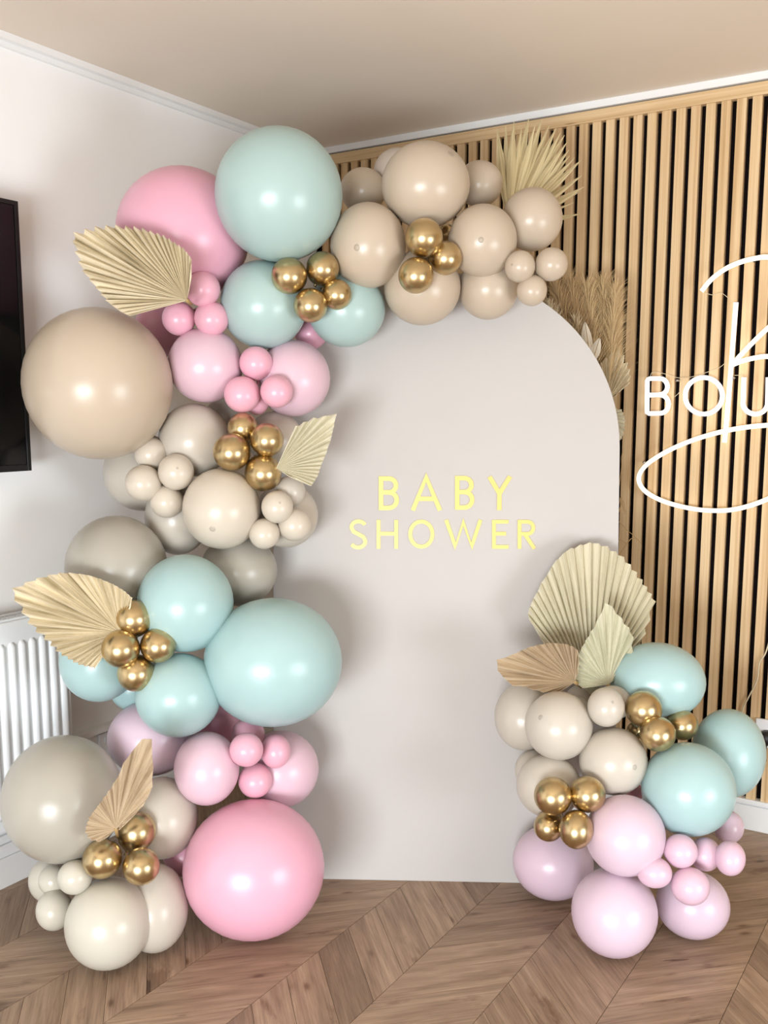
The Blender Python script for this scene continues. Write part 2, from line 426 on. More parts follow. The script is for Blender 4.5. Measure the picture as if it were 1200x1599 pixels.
neon('script_tube', [(1250, 662), (1200, 664), (1160, 668), (1120, 676), (1078, 689), (1040, 706), (1010, 726), (998, 746), (1006, 765), (1030, 780), (1065, 791), (1105, 797), (1150, 795), (1200, 779), (1245, 752)])
def lett(name, strokes):
    for s, cl in strokes: neon(name, s, M_neon_w, .0072, cl, True, -.002)
Bp = lambda f: (990+f[0]/5.714, 560+f[1]/5.714)
def poly_neon(name, pts, closed):
    P = [nw(*Bp(q)) for q in pts]
    # resample straight runs so corners stay tight
    R_ = []
    for i in range(len(P) if closed else len(P)-1):
        a, b_ = P[i], P[(i+1) % len(P)]
        n_ = max(1, int((b_-a).length/.008))
        R_ += [a.lerp(b_, t/n_) for t in range(n_)]
    if not closed: R_.append(P[-1])
    mb = MB(); mb.tube([q-nb0-V((0, .002, 0)) for q in R_], .0072, 10, closed); mb.build(name, M_neon_w, ng, True)
def arc(cx, cy, rx, ry, a0, a1, n): return [(cx+rx*math.cos(math.radians(a0+(a1-a0)*i/n)), cy+ry*math.sin(math.radians(a0+(a1-a0)*i/n))) for i in range(n+1)]
poly_neon('letter_tube', [(124, 200), (132, 184), (150, 178)]+arc(238, 249, 66, 71, -90, 90, 10)+arc(240, 406, 74, 82, -90, 90, 10)+[(140, 490), (122, 480), (123, 330)], True)
poly_neon('letter_tube', [(128, 326), (238, 322)], False)
poly_neon('letter_tube', arc(628, 332, 166, 163, 0, 348, 32), True)
poly_neon('letter_tube', [(986, 168), (982, 300), (979, 390)]+arc(1088, 395, 110, 100, 180, 0, 16)+[(1200, 300), (1203, 168)], False)
def wire(pix, d=.012, r=.0009):
    P = [nw(*q) for q in pix]; pts = [q-nb0+V((0, d, 0)) for q in spline(P, 6)]
    mb = MB(); mb.tube(pts, r, 6); mb.build('wire', M_flex, ng, True)
wire([(1014, 590), (1018, 581), (1035, 583), (1060, 590), (1085, 587), (1103, 581), (1122, 574), (1133, 565)])
wire([(1098, 456), (1112, 460), (1125, 457), (1138, 466)])
wire([(1146, 586), (1158, 586), (1160, 590)]); wire([(1052, 620), (1060, 612), (1064, 600)])
for q in ((1057, 594), (1145, 590), (1005, 722), (1180, 790), (1175, 406)):
    c = nw(*q)-nb0; mb = MB(); mb.tube([c+V((0, .031, 0)), c+V((0, .004, 0))], .0035, 10); mb.build('standoff', M_screw, ng, True)
p = [on_y(1240, 752, YB-.03), on_y(1222, 900, YB-.03), on_y(1200, 1008, YB-.03), on_y(1187, 1035, YB-.03), on_y(1183, 1062, YB-.03), on_y(1170, 1088, YB-.03), on_y(1160, 1112, YB-.03), on_y(1162, 1150, YB-.03), on_y(1180, 1172, YB-.03), V((-.563, YB-.052, .245))]
mb = MB(); mb.tube(rel(spline(p, 6), p[4]), .0022, 8); o = mb.build('sign_cable', M_flex, None, True); o.location = p[4]
tag(o, 'thin pale cable hanging down the slats from the neon sign to the socket', 'cable')

# ------------------------------------------------------------------ arch board
A0 = V((-1.57495, 2.16544, 0)); D = V((.86678, .49869, 0)).normalized(); Nn = V((-D.y, D.x, 0))
LEAN = math.radians(6); U = V((0, 0, 1))*math.cos(LEAN)+Nn*math.sin(LEAN); NB = D.cross(U)    # NB faces the room
SL, SR, HS, TH = -.15, .834, 1.25, .018
def bd(s, h, e=0): return A0+D*s+U*h+NB*e
def on_board(x, y, e=0):
    r = ray(x, y); t = (A0-EYE).dot(NB)/r.dot(NB); P = EYE+r*t-A0; return P.dot(D), P.dot(U)
bs = A0+D*.342
board = tag(empty('arch_backdrop', bs), 'tall arched off white board leaning in the corner with BABY SHOWER lettering', 'backdrop')
out = [(SL, 0), (SR, 0), (SR, HS)]+[(.342+.492*math.cos(a), HS+.492*math.sin(a)) for a in [math.pi*i/48 for i in range(1, 48)]]+[(SL, HS)]
mb = MB(); k = len(out)
mb.v = [tuple(bd(s, h, 0)-bs) for s, h in out]+[tuple(bd(s, h, -TH)-bs) for s, h in out]
mb.f = [tuple(range(k)), tuple(range(2*k-1, k-1, -1))]+[(i, k+i, k+(i+1) % k, (i+1) % k) for i in range(k)]
bevel(mb.build('board', M_board, board), .002)
for s in (.05, .63):                          # struts at the back hold it up
    top = bd(s, 1.1, -TH); ft = A0+D*s+Nn*.42
    mb = MB(); mb.tube(rel([top, ft+V((0, 0, .0))], bs), .012, 8); mb.build('strut', M_pine, board)
def q2b(q): return on_board(500+q[0]/3.158, 720+q[1]/3.158)
def ribbon_letter(name, strokes, w, label):
    mb = MB(); hw = w/2; e0, e1 = .0, .0025
    lay = 0
    for st in strokes:
        P = [q2b(q) for q in st]; n0 = len(mb.v); N = len(P); lay += 1
        ee = e1+.0002*lay
        for i, (s, h) in enumerate(P):
            a = P[max(i-1, 0)]; c = P[min(i+1, N-1)]
            tx, ty = c[0]-a[0], c[1]-a[1]; L = math.hypot(tx, ty); nx, ny = -ty/L, tx/L
            k_ = hw
            if 0 < i < N-1:                   # mitre
                d1 = V((P[i][0]-a[0], P[i][1]-a[1])).normalized(); d2 = V((c[0]-P[i][0], c[1]-P[i][1])).normalized()
                k_ = hw/max(.5, math.cos(d1.angle(d2)/2))
            for (sg, e) in ((1, e0), (-1, e0), (-1, ee), (1, ee)):
                mb.v.append(tuple(bd(s+nx*k_*sg, h+ny*k_*sg, e)-bs))
        for i in range(N-1):
            for c in range(4):
                a = n0+i*4+c; b_ = n0+i*4+(c+1) % 4; mb.f.append((a, b_, b_+4, a+4))
        mb.f.append((n0+3, n0+2, n0+1, n0)); z = n0+(N-1)*4; mb.f.append((z, z+1, z+2, z+3))
    o = mb.build(name, M_foil, board); return o
Wb, Ws = .0128, .0108
def Bl(x0, x1, y0, y1):
    c = 11; ym = (y0+y1)/2-4; rt_ = x1-c; r1 = (ym-y0-c)/2; r2 = (y1-c-ym)/2
    return [[(x0+c, y1), (x0+c, y0)], [(x0+c, y0+c)]+arc(rt_-r1-4, y0+c+r1, r1, r1, -90, 90, 10)+[(x0+c, ym)], [(x0+c, ym)]+arc(rt_-r2, ym+r2, r2, r2, -90, 90, 10)+[(x0+c, y1-c)]]
for st, w in ((Bl(290, 390, 75, 242), Wb),
              ([[(458, 243), (524, 80), (592, 243)], [(484, 186), (566, 186)]], Wb),
              (Bl(666, 762, 73, 240), Wb),
              ([[(836, 77), (885, 160)], [(938, 76), (885, 160), (884, 242)]], Wb),
              ([arc(190, 327, 35, 30, -25, -180, 10)[:-1]+[(156, 330), (166, 348), (190, 360), (214, 374), (224, 394)]+arc(188, 394, 36, 32, 10, 150, 10)], Ws),
              ([[(289, 290), (289, 432)], [(376, 290), (376, 432)], [(289, 358), (376, 358)]], Ws),
              ([arc(500, 360, 55, 62, 0, 360, 36)], Ws),
              ([[(622, 290), (668, 420), (707, 300), (748, 420), (792, 290)]], Ws),
              ([[(858, 290), (858, 432)], [(858, 299), (930, 299)], [(858, 358), (918, 358)], [(858, 423), (930, 423)]], Ws),
              ([[(984, 432), (984, 290)], [(984, 299)]+arc(1024, 329, 28, 30, -90, 90, 10)+[(984, 359)], [(1010, 359), (1058, 432)]], Ws)):
    ribbon_letter('letter', st, w, None)

# ------------------------------------------------------------------ balloons
# colour, centre, horizontal and vertical radius, point its cluster is twisted round, place of the dark tip, label
BALLOONS = [
    ('rose', (-1.895, 1.993, 1.813), 0.1756, 0.1722, None, None, 'large rose pink balloon at the top left, partly behind the highest mint balloon'),
    ('mint', (-1.609, 2.043, 1.890), 0.1619, 0.1637, None, None, 'very large mint balloon highest of the whole garland, up near the ceiling'),
    ('mint', (-1.697, 2.083, 1.627), 0.1151, 0.1157, None, None, 'medium mint balloon left of the gold cluster, under the highest mint balloon'),
    ('mint', (-1.535, 2.235, 1.621), 0.1056, 0.1026, None, None, 'medium mint balloon behind and right of the gold cluster, against the arch board top'),
    ('gold', (-1.576, 2.038, 1.688), 0.0463, 0.0448, (-1.541, 2.101, 1.667), None, 'left gold balloon of the cluster on the upper mint balloons'),
    ('gold', (-1.520, 2.106, 1.710), 0.0428, 0.0427, (-1.541, 2.101, 1.667), None, 'upper right gold balloon of the cluster on the upper mint balloons'),
    ('gold', (-1.533, 2.070, 1.615), 0.0434, 0.0430, (-1.541, 2.101, 1.667), None, 'lowest gold balloon of the cluster on the upper mint balloons'),
    ('gold', (-1.490, 2.126, 1.645), 0.0389, 0.0392, (-1.541, 2.101, 1.667), None, 'right gold balloon tucked behind the others on the upper mint balloons'),
    ('nude', (-1.449, 2.212, 1.775), 0.0989, 0.1087, None, (-0.29, -0.04), 'oval nude balloon with a dark tip right of the highest mint balloon'),
    ('nude', (-1.331, 2.307, 1.931), 0.1153, 0.1081, None, (0.55, 0.68), 'large nude balloon at the top centre of the garland, above the gold trio'),
    ('nude', (-1.570, 2.372, 1.957), 0.0644, 0.0604, None, None, 'small pale nude balloon in the gap right of the highest mint balloon'),
    ('taupe', (-1.513, 2.466, 2.018), 0.0690, 0.0643, None, None, 'taupe balloon mostly hidden behind the large nude balloon at the top centre'),
    ('nude', (-1.289, 2.533, 1.971), 0.0646, 0.0616, None, None, 'nude balloon half hidden behind the right side of the large top nude balloon'),
    ('nude', (-1.201, 2.382, 1.789), 0.0904, 0.0930, None, (-0.04, 0.03), 'nude balloon with a faint tip right of the gold trio'),
    ('nude', (-1.118, 2.509, 1.855), 0.0815, 0.0821, None, None, 'nude balloon under the spiky dried fan palm at the right end of the garland'),
    ('nude', (-1.099, 2.397, 1.718), 0.0395, 0.0407, (-1.078, 2.443, 1.703), (-0.52, 0.12), 'left balloon of the small nude trio at the right end of the garland'),
    ('nude', (-1.034, 2.450, 1.725), 0.0419, 0.0432, (-1.078, 2.443, 1.703), None, 'right balloon of the small nude trio at the right end of the garland'),
    ('nude', (-1.078, 2.428, 1.659), 0.0398, 0.0397, (-1.078, 2.443, 1.703), None, 'lowest balloon of the small nude trio at the right end of the garland'),
    ('nude', (-1.350, 2.325, 1.674), 0.1027, 0.0992, None, None, 'nude balloon under the gold trio, hanging over the arch board'),
    ('nude', (-1.217, 2.453, 1.677), 0.0812, 0.0839, None, None, 'rightmost nude balloon hanging over the arch board, right of the gold trio'),
    ('gold', (-1.286, 2.222, 1.782), 0.0471, 0.0495, (-1.29, 2.253, 1.739), None, 'highest gold balloon of the trio among the nude balloons'),
    ('gold', (-1.255, 2.280, 1.737), 0.0412, 0.0442, (-1.29, 2.253, 1.739), None, 'right gold balloon of the trio among the nude balloons'),
    ('gold', (-1.299, 2.205, 1.688), 0.0439, 0.0462, (-1.29, 2.253, 1.739), None, 'lowest gold balloon of the trio among the nude balloons'),
    ('gold', (-1.339, 2.438, 1.826), 0.0245, 0.0284, None, None, 'sliver of a gold balloon hidden behind the trio among the nude balloons'),
    ('rose', (-1.665, 2.249, 1.563), 0.0464, 0.0454, None, None, 'rose pink sliver of a balloon between the two upper medium mint balloons'),
    ('candy', (-1.782, 1.941, 1.659), 0.0447, 0.0447, (-1.821, 1.961, 1.613), None, 'top candy pink mini balloon of the trio beside the upper left palm leaf'),
    ('candy', (-1.862, 1.933, 1.587), 0.0437, 0.0434, (-1.821, 1.961, 1.613), None, 'left candy pink mini balloon of the trio beside the upper left palm leaf'),
    ('candy', (-1.778, 1.967, 1.586), 0.0445, 0.0448, (-1.821, 1.961, 1.613), None, 'right candy pink mini balloon of the trio beside the upper left palm leaf'),
    ('rose', (-2.057, 2.064, 1.581), 0.0747, 0.0818, None, None, 'rose pink balloon hidden behind the pink trio and the big nude balloon'),
    ('pale', (-1.821, 1.986, 1.468), 0.0992, 0.0991, None, None, 'pale pink medium balloon under the trio beside the upper left leaf'),
    ('pale', (-1.654, 2.151, 1.435), 0.1008, 0.1031, None, None, 'pale pink medium balloon at the right, against the arch board under the mint ones'),
    ('candy', (-1.686, 2.033, 1.472), 0.0435, 0.0439, (-1.681, 2.034, 1.42), None, 'top candy pink mini balloon of the trio between the two pale pink medium ones'),
    ('candy', (-1.703, 1.994, 1.390), 0.0466, 0.0473, (-1.681, 2.034, 1.42), None, 'left candy pink mini balloon of the trio between the two pale pink medium ones'),
    ('candy', (-1.616, 2.030, 1.397), 0.0415, 0.0428, (-1.681, 2.034, 1.42), None, 'right candy pink mini balloon of the trio between the two pale pink medium ones'),
    ('candy', (-1.707, 2.058, 1.370), 0.0324, 0.0340, None, None, 'candy pink mini balloon peeping out below the trio between the pale pink balloons'),
    ('sand', (-1.884, 2.131, 1.323), 0.0612, 0.0615, None, None, 'sand balloon mostly hidden between the pale pink one and the middle gold cluster'),
    ('nude', (-1.996, 1.771, 1.416), 0.1894, 0.1945, None, None, 'very large nude balloon at the far left in front of the television edge'),
    ('sand', (-1.859, 1.976, 1.269), 0.0963, 0.0983, None, None, 'sand medium balloon left of the gold cluster in the middle of the column'),
    ('gold', (-1.699, 1.990, 1.303), 0.0400, 0.0401, (-1.674, 1.992, 1.251), None, 'top gold balloon of the cluster beside the small right-hand palm leaf'),
    ('gold', (-1.620, 1.992, 1.273), 0.0437, 0.0438, (-1.674, 1.992, 1.251), None, 'right gold balloon of the cluster beside the small right-hand palm leaf'),
    ('gold', (-1.692, 1.936, 1.242), 0.0484, 0.0487, (-1.674, 1.992, 1.251), None, 'left gold balloon of the cluster beside the small right-hand palm leaf'),
    ('gold', (-1.633, 1.990, 1.187), 0.0482, 0.0484, (-1.674, 1.992, 1.251), None, 'lowest gold balloon of the cluster beside the small right-hand palm leaf'),
    ('peach', (-1.919, 1.873, 1.234), 0.0431, 0.0441, (-1.893, 1.874, 1.172), None, 'top balloon of the small peach nude quartet under the very large nude balloon'),
    ('peach', (-1.902, 1.825, 1.160), 0.0465, 0.0477, (-1.893, 1.874, 1.172), None, 'left balloon of the small peach nude quartet under the very large nude balloon'),
    ('peach', (-1.829, 1.872, 1.189), 0.0467, 0.0476, (-1.893, 1.874, 1.172), (0.07, 0.21), 'right tipped balloon of the small peach nude quartet under the very large nude one'),
    ('peach', (-1.863, 1.869, 1.110), 0.0438, 0.0440, (-1.893, 1.874, 1.172), None, 'lowest balloon of the small peach nude quartet under the very large nude balloon'),
    ('sand', (-2.044, 1.959, 1.177), 0.1066, 0.1094, None, None, 'sand medium balloon behind the small peach nude quartet'),
    ('peach', (-1.733, 1.938, 1.092), 0.1024, 0.1063, None, (-0.24, -0.48), 'peach nude medium balloon with a low tip in front of the middle group'),
    ('sand', (-1.914, 1.958, 1.056), 0.0881, 0.1024, None, None, 'sand medium balloon under the small peach quartet, behind the tipped peach one'),
    ('sand', (-1.597, 2.056, 1.136), 0.0406, 0.0416, (-1.607, 2.031, 1.077), None, 'top balloon of the small sand quartet under the small right-hand palm leaf'),
    ('peach', (-1.588, 1.990, 1.100), 0.0414, 0.0424, (-1.607, 2.031, 1.077), (0.16, 0.25), 'left tipped balloon of the small quartet under the small right-hand palm leaf'),
    ('peach', (-1.570, 2.038, 1.050), 0.0438, 0.0439, (-1.607, 2.031, 1.077), None, 'right balloon of the small quartet under the small right-hand palm leaf'),
    ('peach', (-1.622, 1.977, 1.029), 0.0400, 0.0403, (-1.607, 2.031, 1.077), None, 'lowest balloon of the small quartet under the small right-hand palm leaf'),
    ('sand', (-1.660, 2.118, 1.062), 0.0887, 0.0891, None, None, 'sand medium balloon behind the small quartet, against the arch board'),
    ('sand', (-1.708, 2.136, 1.271), 0.0757, 0.0757, None, None, 'sand balloon behind the gold cluster and the small right-hand palm leaf'),
    ('greige', (-1.960, 1.775, 0.938), 0.1322, 0.1370, None, None, 'large greige balloon behind the left palm leaf above the mint group'),
    ('greige', (-1.759, 2.030, 0.912), 0.1065, 0.0988, None, None, 'greige balloon between the peach tipped balloon and the biggest lower mint one'),
    ('aqua', (-1.750, 1.811, 0.858), 0.1226, 0.1258, None, None, 'upper mint balloon of the lower mint group, right of the left palm leaf'),
    ('aqua', (-1.568, 1.938, 0.700), 0.1798, 0.1674, None, None, 'very large mint balloon in the lower group overlapping the arch board'),
    ('aqua', (-1.737, 1.762, 0.629), 0.1089, 0.1069, None, None, 'lower front mint balloon under the gold quartet'),
    ('aqua', (-1.957, 1.701, 0.701), 0.1012, 0.1064, None, None, 'mint balloon beside the radiator under the left palm leaf'),
    ('aqua', (-1.958, 1.815, 0.604), 0.0642, 0.0657, None, None, 'mint sliver of a balloon between the radiator-side mint one and the lower front one'),
    ('gold', (-1.801, 1.680, 0.836), 0.0456, 0.0469, (-1.796, 1.683, 0.765), None, 'top gold balloon of the quartet at the base of the left palm leaf'),
    ('gold', (-1.799, 1.632, 0.769), 0.0456, 0.0470, (-1.796, 1.683, 0.765), None, 'left gold balloon of the quartet at the base of the left palm leaf'),
    ('gold', (-1.740, 1.700, 0.771), 0.0426, 0.0443, (-1.796, 1.683, 0.765), None, 'right gold balloon of the quartet at the base of the left palm leaf'),
    ('gold', (-1.787, 1.667, 0.701), 0.0464, 0.0451, (-1.796, 1.683, 0.765), None, 'lowest gold balloon of the quartet at the base of the left palm leaf'),
    ('lilac', (-1.873, 1.793, 0.481), 0.1151, 0.1011, None, None, 'lilac pink balloon behind the bottom left palm leaf, under the mint group'),
    ('pale', (-1.671, 1.788, 0.438), 0.0834, 0.0932, None, None, 'pale pink medium balloon above the huge pink balloon on the floor'),
    ('candy', (-1.656, 1.936, 0.488), 0.0442, 0.0439, (-1.602, 1.904, 0.455), None, 'rearmost upper mini of the pink quartet above the huge pink balloon'),
    ('candy', (-1.571, 1.828, 0.495), 0.0411, 0.0447, (-1.602, 1.904, 0.455), None, 'left mini of the pink quartet above the huge pink balloon'),
    ('candy', (-1.547, 1.916, 0.469), 0.0390, 0.0442, (-1.602, 1.904, 0.455), None, 'right mini of the pink quartet above the huge pink balloon'),
    ('candy', (-1.584, 1.876, 0.394), 0.0463, 0.0422, (-1.602, 1.904, 0.455), None, 'lowest mini of the pink quartet above the huge pink balloon'),
    ('pale', (-1.602, 2.004, 0.381), 0.1042, 0.1040, None, None, 'pale pink balloon against the arch board behind the pink mini quartet'),
    ('rose', (-1.835, 2.008, 0.471), 0.0718, 0.0718, None, None, 'rose sliver of a balloon just under the very large lower mint balloon'),
    ('rose', (-1.546, 1.819, 0.185), 0.1809, 0.1743, None, None, 'huge rose pink balloon standing on the floor in front of the arch board'),
    ('rose', (-1.752, 1.778, 0.186), 0.0531, 0.0550, None, None, 'rose balloon showing between the greige group and the huge pink balloon'),
    ('greige', (-1.904, 1.522, 0.398), 0.1461, 0.1553, None, None, 'very large greige balloon at the bottom left in front of the radiator'),
    ('sand', (-1.768, 1.720, 0.307), 0.0920, 0.1038, None, None, 'sand balloon right of the gold trio and behind the bottom left palm leaf'),
    ('gold', (-1.737, 1.603, 0.322), 0.0474, 0.0478, (-1.73, 1.563, 0.286), None, 'top right gold balloon of the trio under the bottom left palm leaf'),
    ('gold', (-1.745, 1.500, 0.290), 0.0455, 0.0467, (-1.73, 1.563, 0.286), None, 'left gold balloon of the trio under the bottom left palm leaf'),
    ('gold', (-1.668, 1.550, 0.270), 0.0446, 0.0430, (-1.73, 1.563, 0.286), None, 'lower right gold balloon of the trio under the bottom left palm leaf'),
    ('cream', (-1.749, 1.514, 0.119), 0.1032, 0.1075, None, None, 'cream balloon at the bottom left, the frontmost one on the floor'),
    ('sand', (-1.716, 1.633, 0.114), 0.0845, 0.1073, None, None, 'sand balloon on the floor behind the cream one, left of the huge pink'),
    ('cream', (-2.002, 1.545, 0.148), 0.0517, 0.0566, None, None, 'cream balloon at the far bottom left behind the small cream trio'),
    ('cream', (-1.924, 1.498, 0.189), 0.0364, 0.0379, (-1.888, 1.49, 0.178), None, 'left small cream balloon under the very large greige balloon'),
    ('cream', (-1.808, 1.469, 0.240), 0.0396, 0.0416, (-1.888, 1.49, 0.178), None, 'right small cream balloon next to the left gold of the bottom trio'),
    ('cream', (-1.890, 1.469, 0.132), 0.0441, 0.0489, (-1.888, 1.49, 0.178), None, 'lowest small cream balloon near the floor beside the large cream one'),
    ('aqua', (-0.731, 2.512, 0.639), 0.1235, 0.1019, None, None, 'wide mint balloon at the top of the right-hand floor cluster'),
    ('aqua', (-0.555, 2.579, 0.453), 0.0942, 0.1160, None, None, 'mint balloon at the far right beside the wall socket'),
    ('aqua', (-0.604, 2.379, 0.411), 0.1148, 0.1153, None, None, 'large mint balloon in front on the right-hand floor cluster'),
    ('gold', (-0.721, 2.367, 0.602), 0.0454, 0.0464, (-0.687, 2.411, 0.56), None, 'top left gold balloon of the trio among the right-hand mint balloons'),
    ('gold', (-0.675, 2.341, 0.552), 0.0437, 0.0439, (-0.687, 2.411, 0.56), None, 'lowest gold balloon of the trio among the right-hand mint balloons'),
    ('gold', (-0.649, 2.469, 0.544), 0.0380, 0.0408, (-0.687, 2.411, 0.56), None, 'right gold balloon of the trio among the right-hand mint balloons'),
    ('gold', (-0.767, 2.455, 0.511), 0.0229, 0.0233, None, None, 'hidden gold balloon behind the trio among the right-hand mint balloons'),
    ('stone', (-1.038, 2.343, 0.534), 0.0784, 0.0900, None, None, 'stone beige balloon leftmost in the right-hand cluster under the brown leaf'),
    ('stone', (-0.912, 2.279, 0.549), 0.0865, 0.0873, None, (-0.52, 0.2), 'tipped stone beige balloon in front at the left of the right-hand cluster'),
    ('stone', (-0.800, 2.312, 0.608), 0.0465, 0.0494, None, (0.34, 0.26), 'small tipped stone beige balloon left of the right-hand gold trio'),
    ('stone', (-0.808, 2.390, 0.598), 0.0485, 0.0443, None, None, 'small stone beige balloon directly behind the small tipped one'),
    ('stone', (-0.927, 2.485, 0.554), 0.0500, 0.0504, None, None, 'small stone beige balloon peeping out under the pale green palm leaf'),
    ('stone', (-0.915, 2.412, 0.559), 0.0353, 0.0356, None, None, 'tiny stone beige balloon wedged behind the tipped front one'),
    ('stone', (-0.779, 2.320, 0.468), 0.0855, 0.0851, None, (0.61, -0.13), 'tipped stone beige balloon in the middle of the right-hand cluster'),
    ('stone', (-0.924, 2.252, 0.394), 0.0828, 0.0800, None, None, 'stone beige balloon behind the gold quartet of the right-hand cluster'),
    ('stone', (-0.992, 2.343, 0.392), 0.0628, 0.0604, None, None, 'stone beige balloon hidden between two others at the left of the right-hand cluster'),
    ('gold', (-0.870, 2.149, 0.414), 0.0464, 0.0464, (-0.848, 2.182, 0.367), None, 'upper left gold balloon of the quartet in the right-hand cluster'),
    ('gold', (-0.800, 2.198, 0.417), 0.0423, 0.0457, (-0.848, 2.182, 0.367), None, 'upper right gold balloon of the quartet in the right-hand cluster'),
    ('gold', (-0.887, 2.167, 0.324), 0.0361, 0.0368, (-0.848, 2.182, 0.367), None, 'lower left gold balloon of the quartet in the right-hand cluster'),
    ('gold', (-0.807, 2.146, 0.344), 0.0411, 0.0463, (-0.848, 2.182, 0.367), None, 'lower right gold balloon of the quartet in the right-hand cluster'),
    ('lilac', (-0.715, 2.238, 0.316), 0.0970, 0.0975, None, None, 'lilac pink balloon right of the gold quartet in the right-hand cluster'),
    ('lilac', (-0.967, 2.401, 0.114), 0.1107, 0.1012, None, None, 'lilac pink balloon on the floor under the gold quartet of the right-hand cluster'),
    ('lilac', (-0.731, 2.225, 0.116), 0.1053, 0.1075, None, None, 'frontmost lilac pink balloon on the floor in the right-hand cluster'),
    ('lilac', (-0.588, 2.414, 0.092), 0.0920, 0.0853, None, None, 'lilac pink balloon on the floor at the right end of the right-hand cluster'),
    ('candy2', (-0.588, 2.271, 0.294), 0.0401, 0.0400, None, None, 'left mini in the row of pink minis under the front mint balloon'),
    ('candy2', (-0.548, 2.351, 0.264), 0.0376, 0.0408, None, None, 'middle mini in the row of pink minis under the front mint balloon'),
    ('candy2', (-0.487, 2.342, 0.273), 0.0359, 0.0416, None, None, 'right mini in the row of pink minis under the front mint balloon'),
    ('candy2', (-0.557, 2.255, 0.219), 0.0455, 0.0444, None, None, 'lowest pink mini resting on the rightmost floor balloon'),
    ('candy2', (-0.633, 2.215, 0.251), 0.0415, 0.0366, None, None, 'pink mini squeezed between the three lilac floor balloons'),
    ('lilac', (-0.532, 2.523, 0.274), 0.0378, 0.0418, None, None, 'small lilac balloon behind the pink minis near the skirting board'),
    ('rose', (-0.764, 2.454, 0.342), 0.0248, 0.0249, None, None, 'tiny pink sliver of a balloon between the stone beige and the front mint one'),
]
def balloon_mesh(neck):
    """unit latex balloon: round front towards -y, drawn out to a neck and rolled knot at the back"""
    mb = MB(); SEG = 40
    prof = []
    for i in range(1, 25):
        t = math.pi*i/28.0
        y = -math.cos(t); r = math.sin(t)
        if y > 0: y *= 1+.06*y*neck
        prof.append((y, r))
    yl = prof[-1][0]
    prof += [(yl+.05*neck, .34), (yl+.10*neck, .22), (yl+.15*neck, .12), (yl+.19*neck, .07), (yl+.22*neck, .055), (yl+.24*neck, .085), (yl+.27*neck, .095), (yl+.30*neck, .08), (yl+.31*neck, .05), (yl+.36*neck, .1)]
    mb.v.append((0, -1, 0))
    for y, r in prof:
        for k in range(SEG):
            a = 2*math.pi*k/SEG; mb.v.append((r*math.cos(a), y, r*math.sin(a)))
    for k in range(SEG): mb.f.append((0, 1+k, 1+(k+1) % SEG))
    for i in range(len(prof)-1):
        for k in range(SEG):
            a = 1+i*SEG+k; b_ = 1+i*SEG+(k+1) % SEG; mb.f.append((a, a+SEG, b_+SEG, b_))
    n = 1+(len(prof)-1)*SEG; mb.f.append(tuple(n+k for k in range(SEG-1, -1, -1)))
    me = mb.mesh('balloon', True); me.materials.append(ML['nude'])
    bm = bmesh.new(); bm.from_mesh(me); bmesh.ops.recalc_face_normals(bm, faces=bm.faces); bm.to_mesh(me); bm.free()
    return me
ME_BIG, ME_MINI = balloon_mesh(.75), balloon_mesh(1.0)
tb = MB(); tb.v.append((0, -.007, 0))
for rr, yy in ((.04, -.0055), (.075, -.0015), (.09, .012)):
    for k in range(16): a = 2*math.pi*k/16; tb.v.append((rr*math.cos(a), yy, rr*math.sin(a)))
for k in range(16):
    tb.f.append((0, 1+k, 1+(k+1) % 16))
    for r_ in range(2): tb.f.append((1+r_*16+k, 1+(r_+1)*16+k, 1+(r_+1)*16+(k+1) % 16, 1+r_*16+(k+1) % 16))
ME_TIP = tb.mesh('tip', True); ME_TIP.materials.append(M_tip['nude'])
def setmat(o, mt): o.material_slots[0].link = 'OBJECT'; o.material_slots[0].material = mt
for col, P, rx, rz, knot, tip, label in BALLOONS:
    P = V(P); mini = rx < .058
    name = 'chrome_balloon' if col == 'gold' else ('mini_balloon' if mini else 'balloon')
    o = bpy.data.objects.new(name, ME_MINI if mini else ME_BIG); COL.objects.link(o)
    setmat(o, ML[col])
    view = (P-EYE).normalized()
    if knot and abs(rx-rz)/rx < .09 and not tip:
        ax = (V(knot)-P).normalized(); ax = (ax+view*.5).normalized()
        r = (rx+rz)/2; sc = (r, r, r)
    else: ax = view; sc = (rx, (rx+rz)/2, rz)
    side = ax.cross(V((0, 0, 1))).normalized(); up = side.cross(ax)
    o.matrix_world = Matrix.Translation(P) @ Matrix((side, ax, up)).transposed().to_4x4() @ Matrix.Diagonal((*sc, 1))
    right = P.x > -1.25 and P.z < .75
    tag(o, label, 'balloon', 'balloons of the right-hand floor cluster' if right else 'balloons of the tall arch garland')
    if tip:
        t = link('tip', ME_TIP, None, o); setmat(t, M_tip[col])
        d = V((tip[0], -math.sqrt(max(.05, 1-tip[0]**2-tip[1]**2)), tip[1]))
        q = V((0, -1, 0)).rotation_difference(d)
        t.matrix_local = Matrix.Translation(d*.998) @ q.to_matrix().to_4x4()

